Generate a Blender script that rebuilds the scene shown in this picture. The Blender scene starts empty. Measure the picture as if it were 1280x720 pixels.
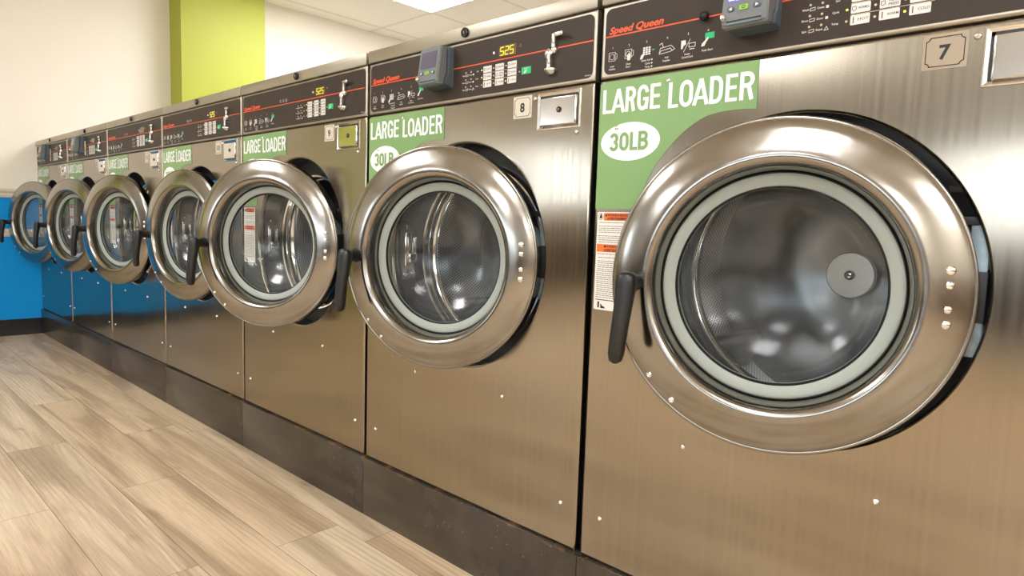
import bpy, bmesh, math, random
from mathutils import Vector, Matrix
random.seed(7)
PI = math.pi
sc = bpy.context.scene
COL = sc.collection
W = .66            # machine pitch
ZB = .1443         # top of the plinths = machine feet
HX, HZ, HR = .3275, .659, .2267      # port hole in the front panel
DH, DZ, DR, DD = .5691, .6551, .2185, .2435   # door hinge x, centre z, ring radius, hinge-to-centre
XW = -3.961        # end wall
CEIL = 2.25

# ---------------------------------------------------------------- materials
def srgb(r, g, b):
    f = lambda c: (c/255/12.92) if c/255 <= .04045 else ((c/255+.055)/1.055)**2.4
    return (f(r), f(g), f(b), 1)
def new_mat(name):
    m = bpy.data.materials.new(name); m.use_nodes = True
    nt = m.node_tree; b = nt.nodes['Principled BSDF']
    return m, nt, b
def N(nt, t, **k):
    n = nt.nodes.new(t)
    for a, v in k.items():
        if a.startswith('i_'):
            key = a[2:]
            n.inputs[int(key) if key.isdigit() else key.replace('_', ' ')].default_value = v
        else: setattr(n, a, v)
    return n
def L(nt, a, b): nt.links.new(a, b)
def plain(name, col, rough=.5, metal=0, coat=0, emit=None, es=0, spec=None, noise=0, nscale=40):
    m, nt, b = new_mat(name)
    b.inputs['Base Color'].default_value = col
    b.inputs['Roughness'].default_value = rough
    b.inputs['Metallic'].default_value = metal
    b.inputs['Coat Weight'].default_value = coat
    if spec is not None: b.inputs['Specular IOR Level'].default_value = spec
    if emit:
        b.inputs['Emission Color'].default_value = emit
        b.inputs['Emission Strength'].default_value = es
    if noise:
        tc = N(nt, 'ShaderNodeTexCoord'); ns = N(nt, 'ShaderNodeTexNoise', i_Scale=nscale, i_Detail=4.)
        L(nt, tc.outputs['Object'], ns.inputs['Vector'])
        mx = N(nt, 'ShaderNodeMix', data_type='RGBA', blend_type='MULTIPLY'); mx.inputs[0].default_value = 1
        mx.inputs[6].default_value = col
        rp = N(nt, 'ShaderNodeValToRGB'); rp.color_ramp.elements[0].position = .3; rp.color_ramp.elements[1].position = .75
        rp.color_ramp.elements[0].color = (1-noise,)*3+(1,); rp.color_ramp.elements[1].color = (1, 1, 1, 1)
        L(nt, ns.outputs['Fac'], rp.inputs[0]); L(nt, rp.outputs[0], mx.inputs[7]); L(nt, mx.outputs[2], b.inputs['Base Color'])
    return m
def steel(name, col, rough, streak=(1.5, 1.5, 200), warp=.010, wscale=1.8, smear=.12, aniso=0, world=True, radial=True):
    """brushed stainless steel: fine streaks in the roughness, faint grime, gentle panel warp"""
    m, nt, b = new_mat(name)
    b.inputs['Metallic'].default_value = 1
    geo = N(nt, 'ShaderNodeNewGeometry') if world else N(nt, 'ShaderNodeTexCoord')
    pos = geo.outputs['Position'] if world else geo.outputs['Object']
    mp = N(nt, 'ShaderNodeMapping'); mp.inputs['Scale'].default_value = streak
    L(nt, pos, mp.inputs['Vector'])
    n1 = N(nt, 'ShaderNodeTexNoise', i_Scale=1., i_Detail=3.); L(nt, mp.outputs[0], n1.inputs['Vector'])
    mr = N(nt, 'ShaderNodeMapRange'); mr.inputs['To Min'].default_value = rough-.05; mr.inputs['To Max'].default_value = rough+.06
    L(nt, n1.outputs['Fac'], mr.inputs['Value'])
    n2 = N(nt, 'ShaderNodeTexNoise', i_Scale=4., i_Detail=1.5, i_Roughness=.5); L(nt, pos, n2.inputs['Vector'])
    ma = N(nt, 'ShaderNodeMath', operation='MULTIPLY_ADD'); ma.inputs[1].default_value = smear; ma.inputs[2].default_value = -smear/2
    L(nt, n2.outputs['Fac'], ma.inputs[0])
    ad = N(nt, 'ShaderNodeMath', operation='ADD'); L(nt, mr.outputs[0], ad.inputs[0]); L(nt, ma.outputs[0], ad.inputs[1])
    L(nt, ad.outputs[0], b.inputs['Roughness'])
    mx = N(nt, 'ShaderNodeMix', data_type='RGBA', blend_type='MULTIPLY'); mx.inputs[0].default_value = 1
    mx.inputs[6].default_value = col
    rp = N(nt, 'ShaderNodeValToRGB'); rp.color_ramp.elements[0].position = .25; rp.color_ramp.elements[1].position = .8
    rp.color_ramp.elements[0].color = (.90, .89, .87, 1); rp.color_ramp.elements[1].color = (1, 1, 1, 1)
    L(nt, n1.outputs['Fac'], rp.inputs[0]); L(nt, rp.outputs[0], mx.inputs[7]); L(nt, mx.outputs[2], b.inputs['Base Color'])
    if warp:
        n3 = N(nt, 'ShaderNodeTexNoise', i_Scale=wscale, i_Detail=1.); L(nt, pos, n3.inputs['Vector'])
        ce = N(nt, 'ShaderNodeVectorMath', operation='SUBTRACT'); ce.inputs[1].default_value = (.5, .5, .5); L(nt, n3.outputs['Color'], ce.inputs[0])
        am = N(nt, 'ShaderNodeVectorMath', operation='SCALE'); am.inputs['Scale'].default_value = warp; L(nt, ce.outputs[0], am.inputs[0])
        g_ = N(nt, 'ShaderNodeNewGeometry')
        sm = N(nt, 'ShaderNodeVectorMath', operation='ADD'); L(nt, am.outputs[0], sm.inputs[0]); L(nt, g_.outputs['Normal'], sm.inputs[1])
        nz = N(nt, 'ShaderNodeVectorMath', operation='NORMALIZE'); L(nt, sm.outputs[0], nz.inputs[0]); L(nt, nz.outputs[0], b.inputs['Normal'])
    if aniso:
        b.inputs['Anisotropic'].default_value = aniso
        if radial:
            tg = N(nt, 'ShaderNodeTangent', direction_type='RADIAL', axis='Y'); L(nt, tg.outputs[0], b.inputs['Tangent'])
        else:
            tg = N(nt, 'ShaderNodeCombineXYZ'); tg.inputs[0].default_value = 1; L(nt, tg.outputs[0], b.inputs['Tangent'])
    return m
def glass_mat():
    m = bpy.data.materials.new('door_glass'); m.use_nodes = True; nt = m.node_tree
    for n in list(nt.nodes):
        if n.type != 'OUTPUT_MATERIAL': nt.nodes.remove(n)
    out = [n for n in nt.nodes if n.type == 'OUTPUT_MATERIAL'][0]
    tr = N(nt, 'ShaderNodeBsdfTransparent'); tr.inputs[0].default_value = (.80, .83, .83, 1)
    gl = N(nt, 'ShaderNodeBsdfGlossy'); gl.inputs['Roughness'].default_value = .16
    fr = N(nt, 'ShaderNodeFresnel'); fr.inputs[0].default_value = 1.42
    mx = N(nt, 'ShaderNodeMixShader'); cp = N(nt, 'ShaderNodeMath', operation='MINIMUM'); cp.inputs[1].default_value = .085; L(nt, fr.outputs[0], cp.inputs[0]); L(nt, cp.outputs[0], mx.inputs[0]); L(nt, tr.outputs[0], mx.inputs[1]); L(nt, gl.outputs[0], mx.inputs[2])
    # scratched, slightly hazed surface
    df = N(nt, 'ShaderNodeBsdfDiffuse'); df.inputs[0].default_value = (.58, .64, .68, 1)
    tc = N(nt, 'ShaderNodeTexCoord')
    ns = N(nt, 'ShaderNodeTexNoise', i_Scale=14., i_Detail=6., i_Distortion=1.2); L(nt, tc.outputs['Object'], ns.inputs['Vector'])
    vo = N(nt, 'ShaderNodeTexVoronoi', feature='DISTANCE_TO_EDGE', i_Scale=26.)
    ns2 = N(nt, 'ShaderNodeTexNoise', i_Scale=9., i_Detail=3.); L(nt, tc.outputs['Object'], ns2.inputs['Vector'])
    vm = N(nt, 'ShaderNodeVectorMath', operation='MULTIPLY_ADD'); vm.inputs[1].default_value = (.35, .35, .35)
    L(nt, ns2.outputs['Color'], vm.inputs[0]); L(nt, tc.outputs['Object'], vm.inputs[2]); L(nt, vm.outputs[0], vo.inputs['Vector'])
    sm = N(nt, 'ShaderNodeMapRange'); sm.inputs['From Min'].default_value = .0; sm.inputs['From Max'].default_value = .012
    sm.inputs['To Min'].default_value = .10; sm.inputs['To Max'].default_value = 0
    L(nt, vo.outputs['Distance'], sm.inputs['Value'])
    hz = N(nt, 'ShaderNodeMapRange'); hz.inputs['From Min'].default_value = .35; hz.inputs['From Max'].default_value = .8
    hz.inputs['To Min'].default_value = .02; hz.inputs['To Max'].default_value = .13
    L(nt, ns.outputs['Fac'], hz.inputs['Value'])
    ad = N(nt, 'ShaderNodeMath', operation='ADD'); L(nt, hz.outputs[0], ad.inputs[0])
    sc_ = N(nt, 'ShaderNodeMath', operation='MULTIPLY'); sc_.inputs[1].default_value = .35
    L(nt, sm.outputs[0], sc_.inputs[0]); L(nt, sc_.outputs[0], ad.inputs[1])
    m2 = N(nt, 'ShaderNodeMixShader'); L(nt, ad.outputs[0], m2.inputs[0]); L(nt, mx.outputs[0], m2.inputs[1]); L(nt, df.outputs[0], m2.inputs[2])
    L(nt, m2.outputs[0], out.inputs['Surface'])
    return m
def drum_mat():
    m, nt, b = new_mat('perforated_steel')
    b.inputs['Metallic'].default_value = 1; b.inputs['Roughness'].default_value = .3
    uv = N(nt, 'ShaderNodeUVMap')
    sx = N(nt, 'ShaderNodeSeparateXYZ'); L(nt, uv.outputs[0], sx.inputs[0])
    P = .0068
    def mth(op, a, b_=None, c=None):
        n = N(nt, 'ShaderNodeMath', operation=op)
        for i, v in enumerate((a, b_, c)):
            if v is None: continue
            if isinstance(v, (int, float)): n.inputs[i].default_value = v
            else: L(nt, v, n.inputs[i])
        return n.outputs[0]
    v = mth('DIVIDE', sx.outputs[1], P*.866); row = mth('FLOOR', v)
    u = mth('ADD', mth('DIVIDE', sx.outputs[0], P), mth('MULTIPLY', row, .5))
    du = mth('SUBTRACT', mth('FRACT', u), .5); dv = mth('MULTIPLY', mth('SUBTRACT', mth('FRACT', v), .5), .866)
    d = mth('SQRT', mth('ADD', mth('MULTIPLY', du, du), mth('MULTIPLY', dv, dv)))
    mr = N(nt, 'ShaderNodeMapRange'); mr.inputs['From Min'].default_value = .24; mr.inputs['From Max'].default_value = .30
    L(nt, d, mr.inputs['Value'])
    mx = N(nt, 'ShaderNodeMix', data_type='RGBA'); mx.inputs[6].default_value = (.008, .008, .008, 1); mx.inputs[7].default_value = (.42, .41, .40, 1)
    L(nt, mr.outputs[0], mx.inputs[0]); L(nt, mx.outputs[2], b.inputs['Base Color'])
    return m
def floor_mat():
    m, nt, b = new_mat('laminate_planks')
    tc = N(nt, 'ShaderNodeTexCoord')
    at = N(nt, 'ShaderNodeAttribute', attribute_name='plank')
    sh = N(nt, 'ShaderNodeVectorMath', operation='MULTIPLY_ADD'); sh.inputs[1].default_value = (7.3, 3.1, 11.)
    L(nt, at.outputs['Color'], sh.inputs[0]); L(nt, tc.outputs['Object'], sh.inputs[2])
    def stretched(sx, sy, scale, det, dist=0., rough=.55):
        mp = N(nt, 'ShaderNodeMapping'); mp.inputs['Scale'].default_value = (sx, sy, 1)
        L(nt, sh.outputs[0], mp.inputs['Vector'])
        n = N(nt, 'ShaderNodeTexNoise', i_Scale=scale, i_Detail=det, i_Distortion=dist, i_Roughness=rough); L(nt, mp.outputs[0], n.inputs['Vector'])
        return n
    band = stretched(.55, 7, 1.5, 4., .8)
    r1 = N(nt, 'ShaderNodeValToRGB'); cr = r1.color_ramp; cr.interpolation = 'LINEAR'
    cr.elements[0].position = .36; cr.elements[0].color = srgb(170, 152, 130)
    cr.elements[1].position = .68; cr.elements[1].color = srgb(222, 206, 181)
    for p_, c_ in ((.44, srgb(186, 167, 143)), (.49, srgb(200, 182, 157)), (.53, srgb(210, 193, 168))):
        e = cr.elements.new(p_); e.color = c_
    L(nt, band.outputs['Fac'], r1.inputs[0])
    # whole-plank tint, some greyer
    r2 = N(nt, 'ShaderNodeValToRGB'); cr = r2.color_ramp
    cr.elements[0].color = (.88, .82, .75, 1); cr.elements[1].color = (.98, 1.03, 1.08, 1)
    e = cr.elements.new(.5); e.color = (1.02, .98, .92, 1)
    L(nt, at.outputs['Fac'], r2.inputs[0])
    m1 = N(nt, 'ShaderNodeMix', data_type='RGBA', blend_type='MULTIPLY'); m1.inputs[0].default_value = 1
    L(nt, r1.outputs[0], m1.inputs[6]); L(nt, r2.outputs[0], m1.inputs[7])
    # cathedral grain: wave distorted
    mp = N(nt, 'ShaderNodeMapping'); mp.inputs['Scale'].default_value = (.9, 9, 1); L(nt, sh.outputs[0], mp.inputs['Vector'])
    wv = N(nt, 'ShaderNodeTexWave', wave_type='BANDS', bands_direction='Y', i_Scale=2.6, i_Distortion=9., i_Detail=3.)
    wv.inputs['Detail Scale'].default_value = .7
    L(nt, mp.outputs[0], wv.inputs['Vector'])
    msk = stretched(.8, 5, 1.6, 1.)
    mm = N(nt, 'ShaderNodeMapRange'); mm.inputs['From Min'].default_value = .45; mm.inputs['From Max'].default_value = .62
    mm.inputs['To Min'].default_value = .08; mm.inputs['To Max'].default_value = .42
    L(nt, msk.outputs['Fac'], mm.inputs['Value'])
    r3 = N(nt, 'ShaderNodeValToRGB'); cr = r3.color_ramp; cr.elements[0].position = .05; cr.elements[1].position = .5
    cr.elements[0].color = (.62, .52, .42, 1); cr.elements[1].color = (1, 1, 1, 1)
    L(nt, wv.outputs['Fac'], r3.inputs[0])
    m2 = N(nt, 'ShaderNodeMix', data_type='RGBA', blend_type='MULTIPLY')
    L(nt, mm.outputs[0], m2.inputs[0]); L(nt, m1.outputs[2], m2.inputs[6]); L(nt, r3.outputs[0], m2.inputs[7])
    fine = stretched(4, 150, 2.6, 6., .3)
    r4 = N(nt, 'ShaderNodeValToRGB'); cr = r4.color_ramp; cr.elements[0].position = .3; cr.elements[1].position = .6
    cr.elements[0].color = (.76, .72, .67, 1); cr.elements[1].color = (1.02, 1.02, 1.02, 1)
    L(nt, fine.outputs['Fac'], r4.inputs[0])
    m3 = N(nt, 'ShaderNodeMix', data_type='RGBA', blend_type='MULTIPLY'); m3.inputs[0].default_value = .8
    L(nt, m2.outputs[2], m3.inputs[6]); L(nt, r4.outputs[0], m3.inputs[7])
    # knots
    mp = N(nt, 'ShaderNodeMapping'); mp.inputs['Scale'].default_value = (3.2, 9.5, 1); L(nt, sh.outputs[0], mp.inputs['Vector'])
    nd = N(nt, 'ShaderNodeTexNoise', i_Scale=3., i_Detail=2.); L(nt, mp.outputs[0], nd.inputs['Vector'])
    va = N(nt, 'ShaderNodeVectorMath', operation='MULTIPLY_ADD'); va.inputs[1].default_value = (.5, .5, 0); L(nt, nd.outputs['Color'], va.inputs[0]); L(nt, mp.outputs[0], va.inputs[2])
    vo = N(nt, 'ShaderNodeTexVoronoi', i_Scale=1.); L(nt, va.outputs[0], vo.inputs['Vector'])
    r5 = N(nt, 'ShaderNodeValToRGB'); cr = r5.color_ramp; cr.elements[0].position = .03; cr.elements[1].position = .16
    cr.elements[0].color = (.50, .38, .27, 1); cr.elements[1].color = (1, 1, 1, 1)
    L(nt, vo.outputs['Distance'], r5.inputs[0])
    m4 = N(nt, 'ShaderNodeMix', data_type='RGBA', blend_type='MULTIPLY'); m4.inputs[0].default_value = .55
    L(nt, m3.outputs[2], m4.inputs[6]); L(nt, r5.outputs[0], m4.inputs[7])
    L(nt, m4.outputs[2], b.inputs['Base Color'])
    b.inputs['Roughness'].default_value = .42
    bp = N(nt, 'ShaderNodeBump'); bp.inputs['Strength'].default_value = .15; bp.inputs['Distance'].default_value = .001
    L(nt, fine.outputs['Fac'], bp.inputs['Height']); L(nt, bp.outputs[0], b.inputs['Normal'])
    return m
def plinth_mat():
    m, nt, b = new_mat('painted_plinth')
    geo = N(nt, 'ShaderNodeNewGeometry')
    sx = N(nt, 'ShaderNodeSeparateXYZ'); L(nt, geo.outputs['Position'], sx.inputs[0])
    ns = N(nt, 'ShaderNodeTexNoise', i_Scale=9., i_Detail=6., i_Roughness=.65); L(nt, geo.outputs['Position'], ns.inputs['Vector'])
    base = N(nt, 'ShaderNodeValToRGB'); cr = base.color_ramp
    cr.elements[0].position = .3; cr.elements[0].color = srgb(40, 35, 28); cr.elements[1].position = .75; cr.elements[1].color = srgb(66, 59, 48)
    L(nt, ns.outputs['Fac'], base.inputs[0])
    # rust along the top lip
    n2 = N(nt, 'ShaderNodeTexNoise', i_Scale=22., i_Detail=4.); L(nt, geo.outputs['Position'], n2.inputs['Vector'])
    top = N(nt, 'ShaderNodeMapRange'); top.inputs['From Min'].default_value = ZB-.007; top.inputs['From Max'].default_value = ZB-.0005
    L(nt, sx.outputs[2], top.inputs['Value'])
    mu = N(nt, 'ShaderNodeMath', operation='MULTIPLY'); L(nt, top.outputs[0], mu.inputs[0])
    th = N(nt, 'ShaderNodeMapRange'); th.inputs['From Min'].default_value = .52; th.inputs['From Max'].default_value = .75
    L(nt, n2.outputs['Fac'], th.inputs['Value']); L(nt, th.outputs[0], mu.inputs[1])
    mx = N(nt, 'ShaderNodeMix', data_type='RGBA'); L(nt, mu.outputs[0], mx.inputs[0]); L(nt, base.outputs[0], mx.inputs[6]); mx.inputs[7].default_value = srgb(112, 78, 52)
    # paint flecks
    vo = N(nt, 'ShaderNodeTexVoronoi', i_Scale=55.); L(nt, geo.outputs['Position'], vo.inputs['Vector'])
    lt = N(nt, 'ShaderNodeMath', operation='LESS_THAN'); lt.inputs[1].default_value = .07; L(nt, vo.outputs['Distance'], lt.inputs[0])
    m2 = N(nt, 'ShaderNodeMix', data_type='RGBA'); L(nt, lt.outputs[0], m2.inputs[0]); L(nt, mx.outputs[2], m2.inputs[6]); m2.inputs[7].default_value = srgb(120, 112, 98)
    L(nt, m2.outputs[2], b.inputs['Base Color'])
    b.inputs['Roughness'].default_value = .22; b.inputs['Specular IOR Level'].default_value = .6
    bp = N(nt, 'ShaderNodeBump'); bp.inputs['Strength'].default_value = .2; bp.inputs['Distance'].default_value = .002
    L(nt, ns.outputs['Fac'], bp.inputs['Height']); L(nt, bp.outputs[0], b.inputs['Normal'])
    return m

SC = (.365, .322, .262, 1)
M = dict(
 steel=steel('brushed_steel', SC, .175, warp=.07, streak=(170, 3, 2.2), aniso=.75, radial=False),
 steel_ring=steel('spun_steel', (.335, .315, .288, 1), .16, streak=(40, 40, 40), warp=0, smear=.06, aniso=.55, world=False),
 steel_trim=steel('trim_steel', (.46, .415, .345, 1), .40, streak=(3, 200, 3), warp=0),
 chrome=plain('chrome', (.86, .85, .83, 1), .10, 1),
 polished=plain('polished_steel', (.74, .73, .71, 1), .11, 1),
 hub=plain('hub_steel', (.70, .68, .65, 1), .36, .7),
 drumwall=plain('drum_steel', (.19, .19, .195, 1), .28, 1),
 cabinet=plain('galvanised_steel', (.16, .16, .15, 1), .45, .8, noise=.2, nscale=6),
 overlay=plain('overlay_film', srgb(57, 48, 41), .5, spec=.24, noise=.08, nscale=300),
 orange=plain('orange_print', srgb(232, 84, 34), .45),
 white=plain('white_print', srgb(222, 220, 214), .5),
 green=plain('green_print', srgb(0, 178, 112), .4),
 keyw=plain('key_film', srgb(216, 214, 210), .4),
 keyt=plain('key_lettering', srgb(60, 58, 60), .5),
 ledoff=plain('lamp_lens', srgb(206, 182, 150), .3),
 ledon=plain('lit_lens', srgb(220, 214, 60), .3, emit=(.8, .75, .1, 1), es=.5),
 window=plain('display_window', srgb(110, 86, 58), .2),
 digits=plain('display_segments', srgb(220, 220, 20), .4, emit=(.85, .8, .02, 1), es=.12),
 sign=plain('green_vinyl', srgb(122, 158, 100), .42),
 signw=plain('sign_lettering', srgb(240, 241, 240), .45),
 warnw=plain('warning_paper', srgb(226, 222, 214), .5),
 warno=plain('warning_orange', srgb(234, 110, 36), .5),
 black=plain('black_ink', srgb(28, 26, 28), .5),
 greyink=plain('grey_ink', srgb(120, 116, 112), .6),
 plate=plain('clear_plate', srgb(158, 144, 124), .35),
 platew=plain('pale_plate', srgb(206, 198, 182), .4),
 rubber=plain('black_rubber', srgb(24, 24, 27), .5),
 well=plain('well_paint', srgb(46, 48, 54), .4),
 hinge=plain('hinge_metal', srgb(150, 168, 178), .4, .5, noise=.25, nscale=60),
 gasket=plain('grey_gasket', srgb(150, 157, 150), .5),
 handle=plain('handle_plastic', srgb(25, 24, 24), .38, noise=.25, nscale=50),
 reader=plain('reader_housing', srgb(112, 117, 118), .5, noise=.08, nscale=200),
 readerb=plain('reader_side', srgb(84, 96, 106), .5, noise=.08, nscale=200),
 slot=plain('reader_slot', srgb(98, 118, 128), .4),
 screen=plain('reader_screen', srgb(92, 98, 186), .15, emit=(.14, .16, .55, 1), es=.55),
 screend=plain('dim_reader_screen', srgb(96, 92, 108), .12),
 icon=plain('screen_graphics', srgb(225, 225, 235), .4, emit=(.7, .7, .8, 1), es=.35),
 btn=plain('grey_button', srgb(72, 92, 106), .4),
 btng=plain('green_button', srgb(132, 184, 70), .4),
 drum=drum_mat(), glass=glass_mat(), floor=floor_mat(), plinth=plinth_mat(),
 gap=plain('floor_joint', srgb(70, 56, 42), .8),
 cream=plain('cream_paint', srgb(246, 240, 229), .6, noise=.03, nscale=3),
 blue=plain('blue_paint', srgb(0, 148, 226), .6, spec=.25, noise=.04, nscale=3),
 lime=plain('lime_paint', srgb(172, 178, 60), .55, noise=.04, nscale=3),
 panelling=plain('brown_panelling', srgb(122, 100, 78), .5, noise=.15, nscale=4),
 rail=plain('rail_paint', srgb(214, 206, 192), .4),
 cove=plain('cove_rubber', srgb(34, 31, 31), .35, noise=.3, nscale=25),
 ceiling=plain('ceiling_tile', srgb(246, 241, 232), .8, noise=.04, nscale=60),
 grid=plain('ceiling_grid', srgb(226, 219, 207), .5),
 lamp=plain('light_diffuser', (1, 1, 1, 1), .5, emit=(.98, .99, 1, 1), es=21.),
 frame=plain('white_metal', srgb(225, 222, 214), .4),
)

# ---------------------------------------------------------------- mesh helpers
class MB:
    def __init__(s): s.bm = bmesh.new(); s.mats = []; s.k = 0
    def mi(s, m):
        if m not in s.mats: s.mats.append(m)
        return s.mats.index(m)
    def face(s, pts, m, rev=False):
        vs = [s.bm.verts.new(p) for p in pts]
        if rev: vs.reverse()
        f = s.bm.faces.new(vs); f.material_index = s.mi(m); return f
    def box(s, x0, x1, y0, y1, z0, z1, m, bev=0, seg=2, mtx=None):
        t = bmesh.new(); r = bmesh.ops.create_cube(t, size=1)
        for v in t.verts:
            v.co = Vector(((x0+x1)/2+v.co.x*(x1-x0), (y0+y1)/2+v.co.y*(y1-y0), (z0+z1)/2+v.co.z*(z1-z0)))
        if bev: bmesh.ops.bevel(t, geom=t.edges[:], offset=bev, segments=seg, affect='EDGES', profile=.5)
        s.merge(t, m, mtx)
    def merge(s, t, m, mtx=None):
        i = s.mi(m); mp = {}
        for v in t.verts: mp[v] = s.bm.verts.new(mtx @ v.co if mtx else v.co)
        for f in t.faces:
            try:
                g = s.bm.faces.new([mp[v] for v in f.verts]); g.material_index = i
            except ValueError: pass
        t.free()
    def lathe(s, prof, m, c=(0, 0, 0), n=96, close=False, axis='Y', mtx=None, sx=1.):
        """prof: list of (radius, y); revolved about the y axis through c"""
        i = s.mi(m); rings = []
        for r, y in prof:
            ring = []
            if r < 1e-6:
                p = Vector((c[0], c[1]+y, c[2])); v = s.bm.verts.new(mtx @ p if mtx else p); ring = [v]*n
            else:
                for k in range(n):
                    a = 2*PI*k/n
                    p = Vector((c[0]+sx*r*math.cos(a), c[1]+y, c[2]+r*math.sin(a)))
                    ring.append(s.bm.verts.new(mtx @ p if mtx else p))
            rings.append(ring)
        pairs = list(zip(rings[:-1], rings[1:]))
        if close: pairs.append((rings[-1], rings[0]))
        for A, B in pairs:
            for k in range(n):
                q = [A[k], A[(k+1) % n], B[(k+1) % n], B[k]]
                u = []
                for v in q:
                    if v not in u: u.append(v)
                if len(u) > 2:
                    f = s.bm.faces.new(u); f.material_index = i
    def loft(s, secs, m, cap=True):
        """secs: list of point loops of equal length"""
        i = s.mi(m); R = [[s.bm.verts.new(p) for p in q] for q in secs]; n = len(R[0])
        for A, B in zip(R[:-1], R[1:]):
            for k in range(n):
                f = s.bm.faces.new([A[k], A[(k+1) % n], B[(k+1) % n], B[k]]); f.material_index = i
        if cap:
            for A in (R[0], R[-1]):
                f = s.bm.faces.new(A); f.material_index = i
    def tube(s, pts, r, m, n=10):
        pts = [Vector(p) for p in pts]; secs = []
        for k, p in enumerate(pts):
            d = (pts[min(k+1, len(pts)-1)]-pts[max(k-1, 0)]).normalized()
            a = d.orthogonal().normalized() if not secs else (ref - d*ref.dot(d)).normalized()
            ref = a; b = d.cross(a); rr = r[k] if isinstance(r, (list, tuple)) else r
            secs.append([p+rr*(a*math.cos(2*PI*j/n)+b*math.sin(2*PI*j/n)) for j in range(n)])
        s.loft(secs, m)
    # flat graphics on a plane y = const, facing -y, drawn as thin raised film
    def poly(s, pts, y, m, t=.0003):
        n = len(pts)
        f = [s.bm.verts.new((p[0], y, p[1])) for p in pts]
        g = s.bm.faces.new(f); g.material_index = s.mi(m)
        b = [s.bm.verts.new((p[0], y+t, p[1])) for p in pts]
        for k in range(n):
            q = s.bm.faces.new([f[k], f[(k+1) % n], b[(k+1) % n], b[k]]); q.material_index = s.mi(m)
    def rect(s, x0, x1, z0, z1, y, m, t=.0003): s.poly([(x0, z0), (x1, z0), (x1, z1), (x0, z1)], y, m, t)
    def rrect(s, x0, x1, z0, z1, r, y, m, t=.0003, k=4):
        P = []
        for cx, cz, a0 in ((x1-r, z1-r, 0), (x0+r, z1-r, 90), (x0+r, z0+r, 180), (x1-r, z0+r, 270)):
            for j in range(k+1):
                a = math.radians(a0+90*j/k); P.append((cx+r*math.cos(a), cz+r*math.sin(a)))
        s.poly(P, y, m, t)
    def disc(s, x, z, r, y, m, t=.0003, n=20, rz=None):
        rz = rz or r
        s.poly([(x+r*math.cos(2*PI*k/n), z+rz*math.sin(2*PI*k/n)) for k in range(n)], y, m, t)
    def stroke(s, pts, w, y, m):
        for (a, b), (c, d) in zip(pts[:-1], pts[1:]):
            dx, dz = c-a, d-b; l = math.hypot(dx, dz) or 1; nx, nz = -dz/l*w/2, dx/l*w/2; ex, ez = dx/l*w/2, dz/l*w/2
            s.poly([(a-ex+nx, b-ez+nz), (a-ex-nx, b-ez-nz), (c+ex-nx, d+ez-nz), (c+ex+nx, d+ez+nz)], y, m)
    def thick(s, pts, t, y, m, closed=False):
        pts = [p for k, p in enumerate(pts) if k == 0 or math.hypot(p[0]-pts[k-1][0], p[1]-pts[k-1][1]) > 1e-5]
        if closed and math.hypot(pts[0][0]-pts[-1][0], pts[0][1]-pts[-1][1]) < 1e-5: pts.pop()
        n = len(pts); L_, R_ = [], []
        for k in range(n):
            a = pts[k-1] if (k or closed) else None; c = pts[(k+1) % n] if (k < n-1 or closed) else None; p = pts[k]
            d = []
            if a: l = math.hypot(p[0]-a[0], p[1]-a[1]); d.append(((p[0]-a[0])/l, (p[1]-a[1])/l))
            if c: l = math.hypot(c[0]-p[0], c[1]-p[1]); d.append(((c[0]-p[0])/l, (c[1]-p[1])/l))
            dx, dz = sum(q[0] for q in d), sum(q[1] for q in d); l = math.hypot(dx, dz); dx /= l; dz /= l
            w_ = t/2/max(.45, dx*d[0][0]+dz*d[0][1])
            L_.append((p[0]-dz*w_, y, p[1]+dx*w_)); R_.append((p[0]+dz*w_, y, p[1]-dx*w_))
        s.k += 1
        L_ = [(q[0], q[1]-.00002*s.k, q[2]) for q in L_]; R_ = [(q[0], q[1]-.00002*s.k, q[2]) for q in R_]
        i = s.mi(m); L_ = [s.bm.verts.new(q) for q in L_]; R_ = [s.bm.verts.new(q) for q in R_]
        for k in range(n if closed else n-1):
            j = (k+1) % n; s.bm.faces.new([L_[k], L_[j], R_[j], R_[k]]).material_index = i
    def glyph(s, ch, x, z, w, h, t, y, m):
        '''condensed bold sign lettering'''
        hx, hz = t/2, t*.42
        P = lambda a, c: (x+hx+a*(w-t), z+hz+c*(h-2*hz))
        def arc(cx, cz, rx, rz, a0, a1, n=12):
            return [P(cx+rx*math.cos(math.radians(a0+(a1-a0)*k/n)), cz+rz*math.sin(math.radians(a0+(a1-a0)*k/n))) for k in range(n+1)]
        E0 = lambda a, c, e=.5: (P(a, c)[0], P(a, c)[1])
        T = lambda pts, closed=False, tt=t: s.thick(pts, tt, y, m, closed)
        dn = hz/(h-2*hz)      # run a stem out to the full height
        lx = hx/(w-t)
        if ch == 'L': T([P(0, 1+dn), P(0, -dn)]); T([P(-lx, 0), P(1+lx, 0)], tt=2*hz)
        elif ch == 'E':
            T([P(0, 1+dn), P(0, -dn)])
            for c, e in ((1, 1+lx), (.51, .9+lx), (0, 1+lx)): T([P(-lx, c), P(e, c)], tt=2*hz)
        elif ch == 'A': T([P(-lx*.6, -dn), P(.5, 1+dn*.7)]); T([P(.5, 1+dn*.7), P(1+lx*.6, -dn)]); T([P(.18, .24), P(.82, .24)], tt=1.8*hz)
        elif ch in 'O0': T(arc(.5, .70, .5, .30, 0, 180)+arc(.5, .30, .5, .30, 180, 360), True)
        elif ch == 'D': T([P(0, 0), P(0, 1), P(.45, 1)]+arc(.45, .68, .55, .32, 90, 0, 8)+arc(.45, .32, .55, .32, 0, -90, 8), True)
        elif ch == 'R':
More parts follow.
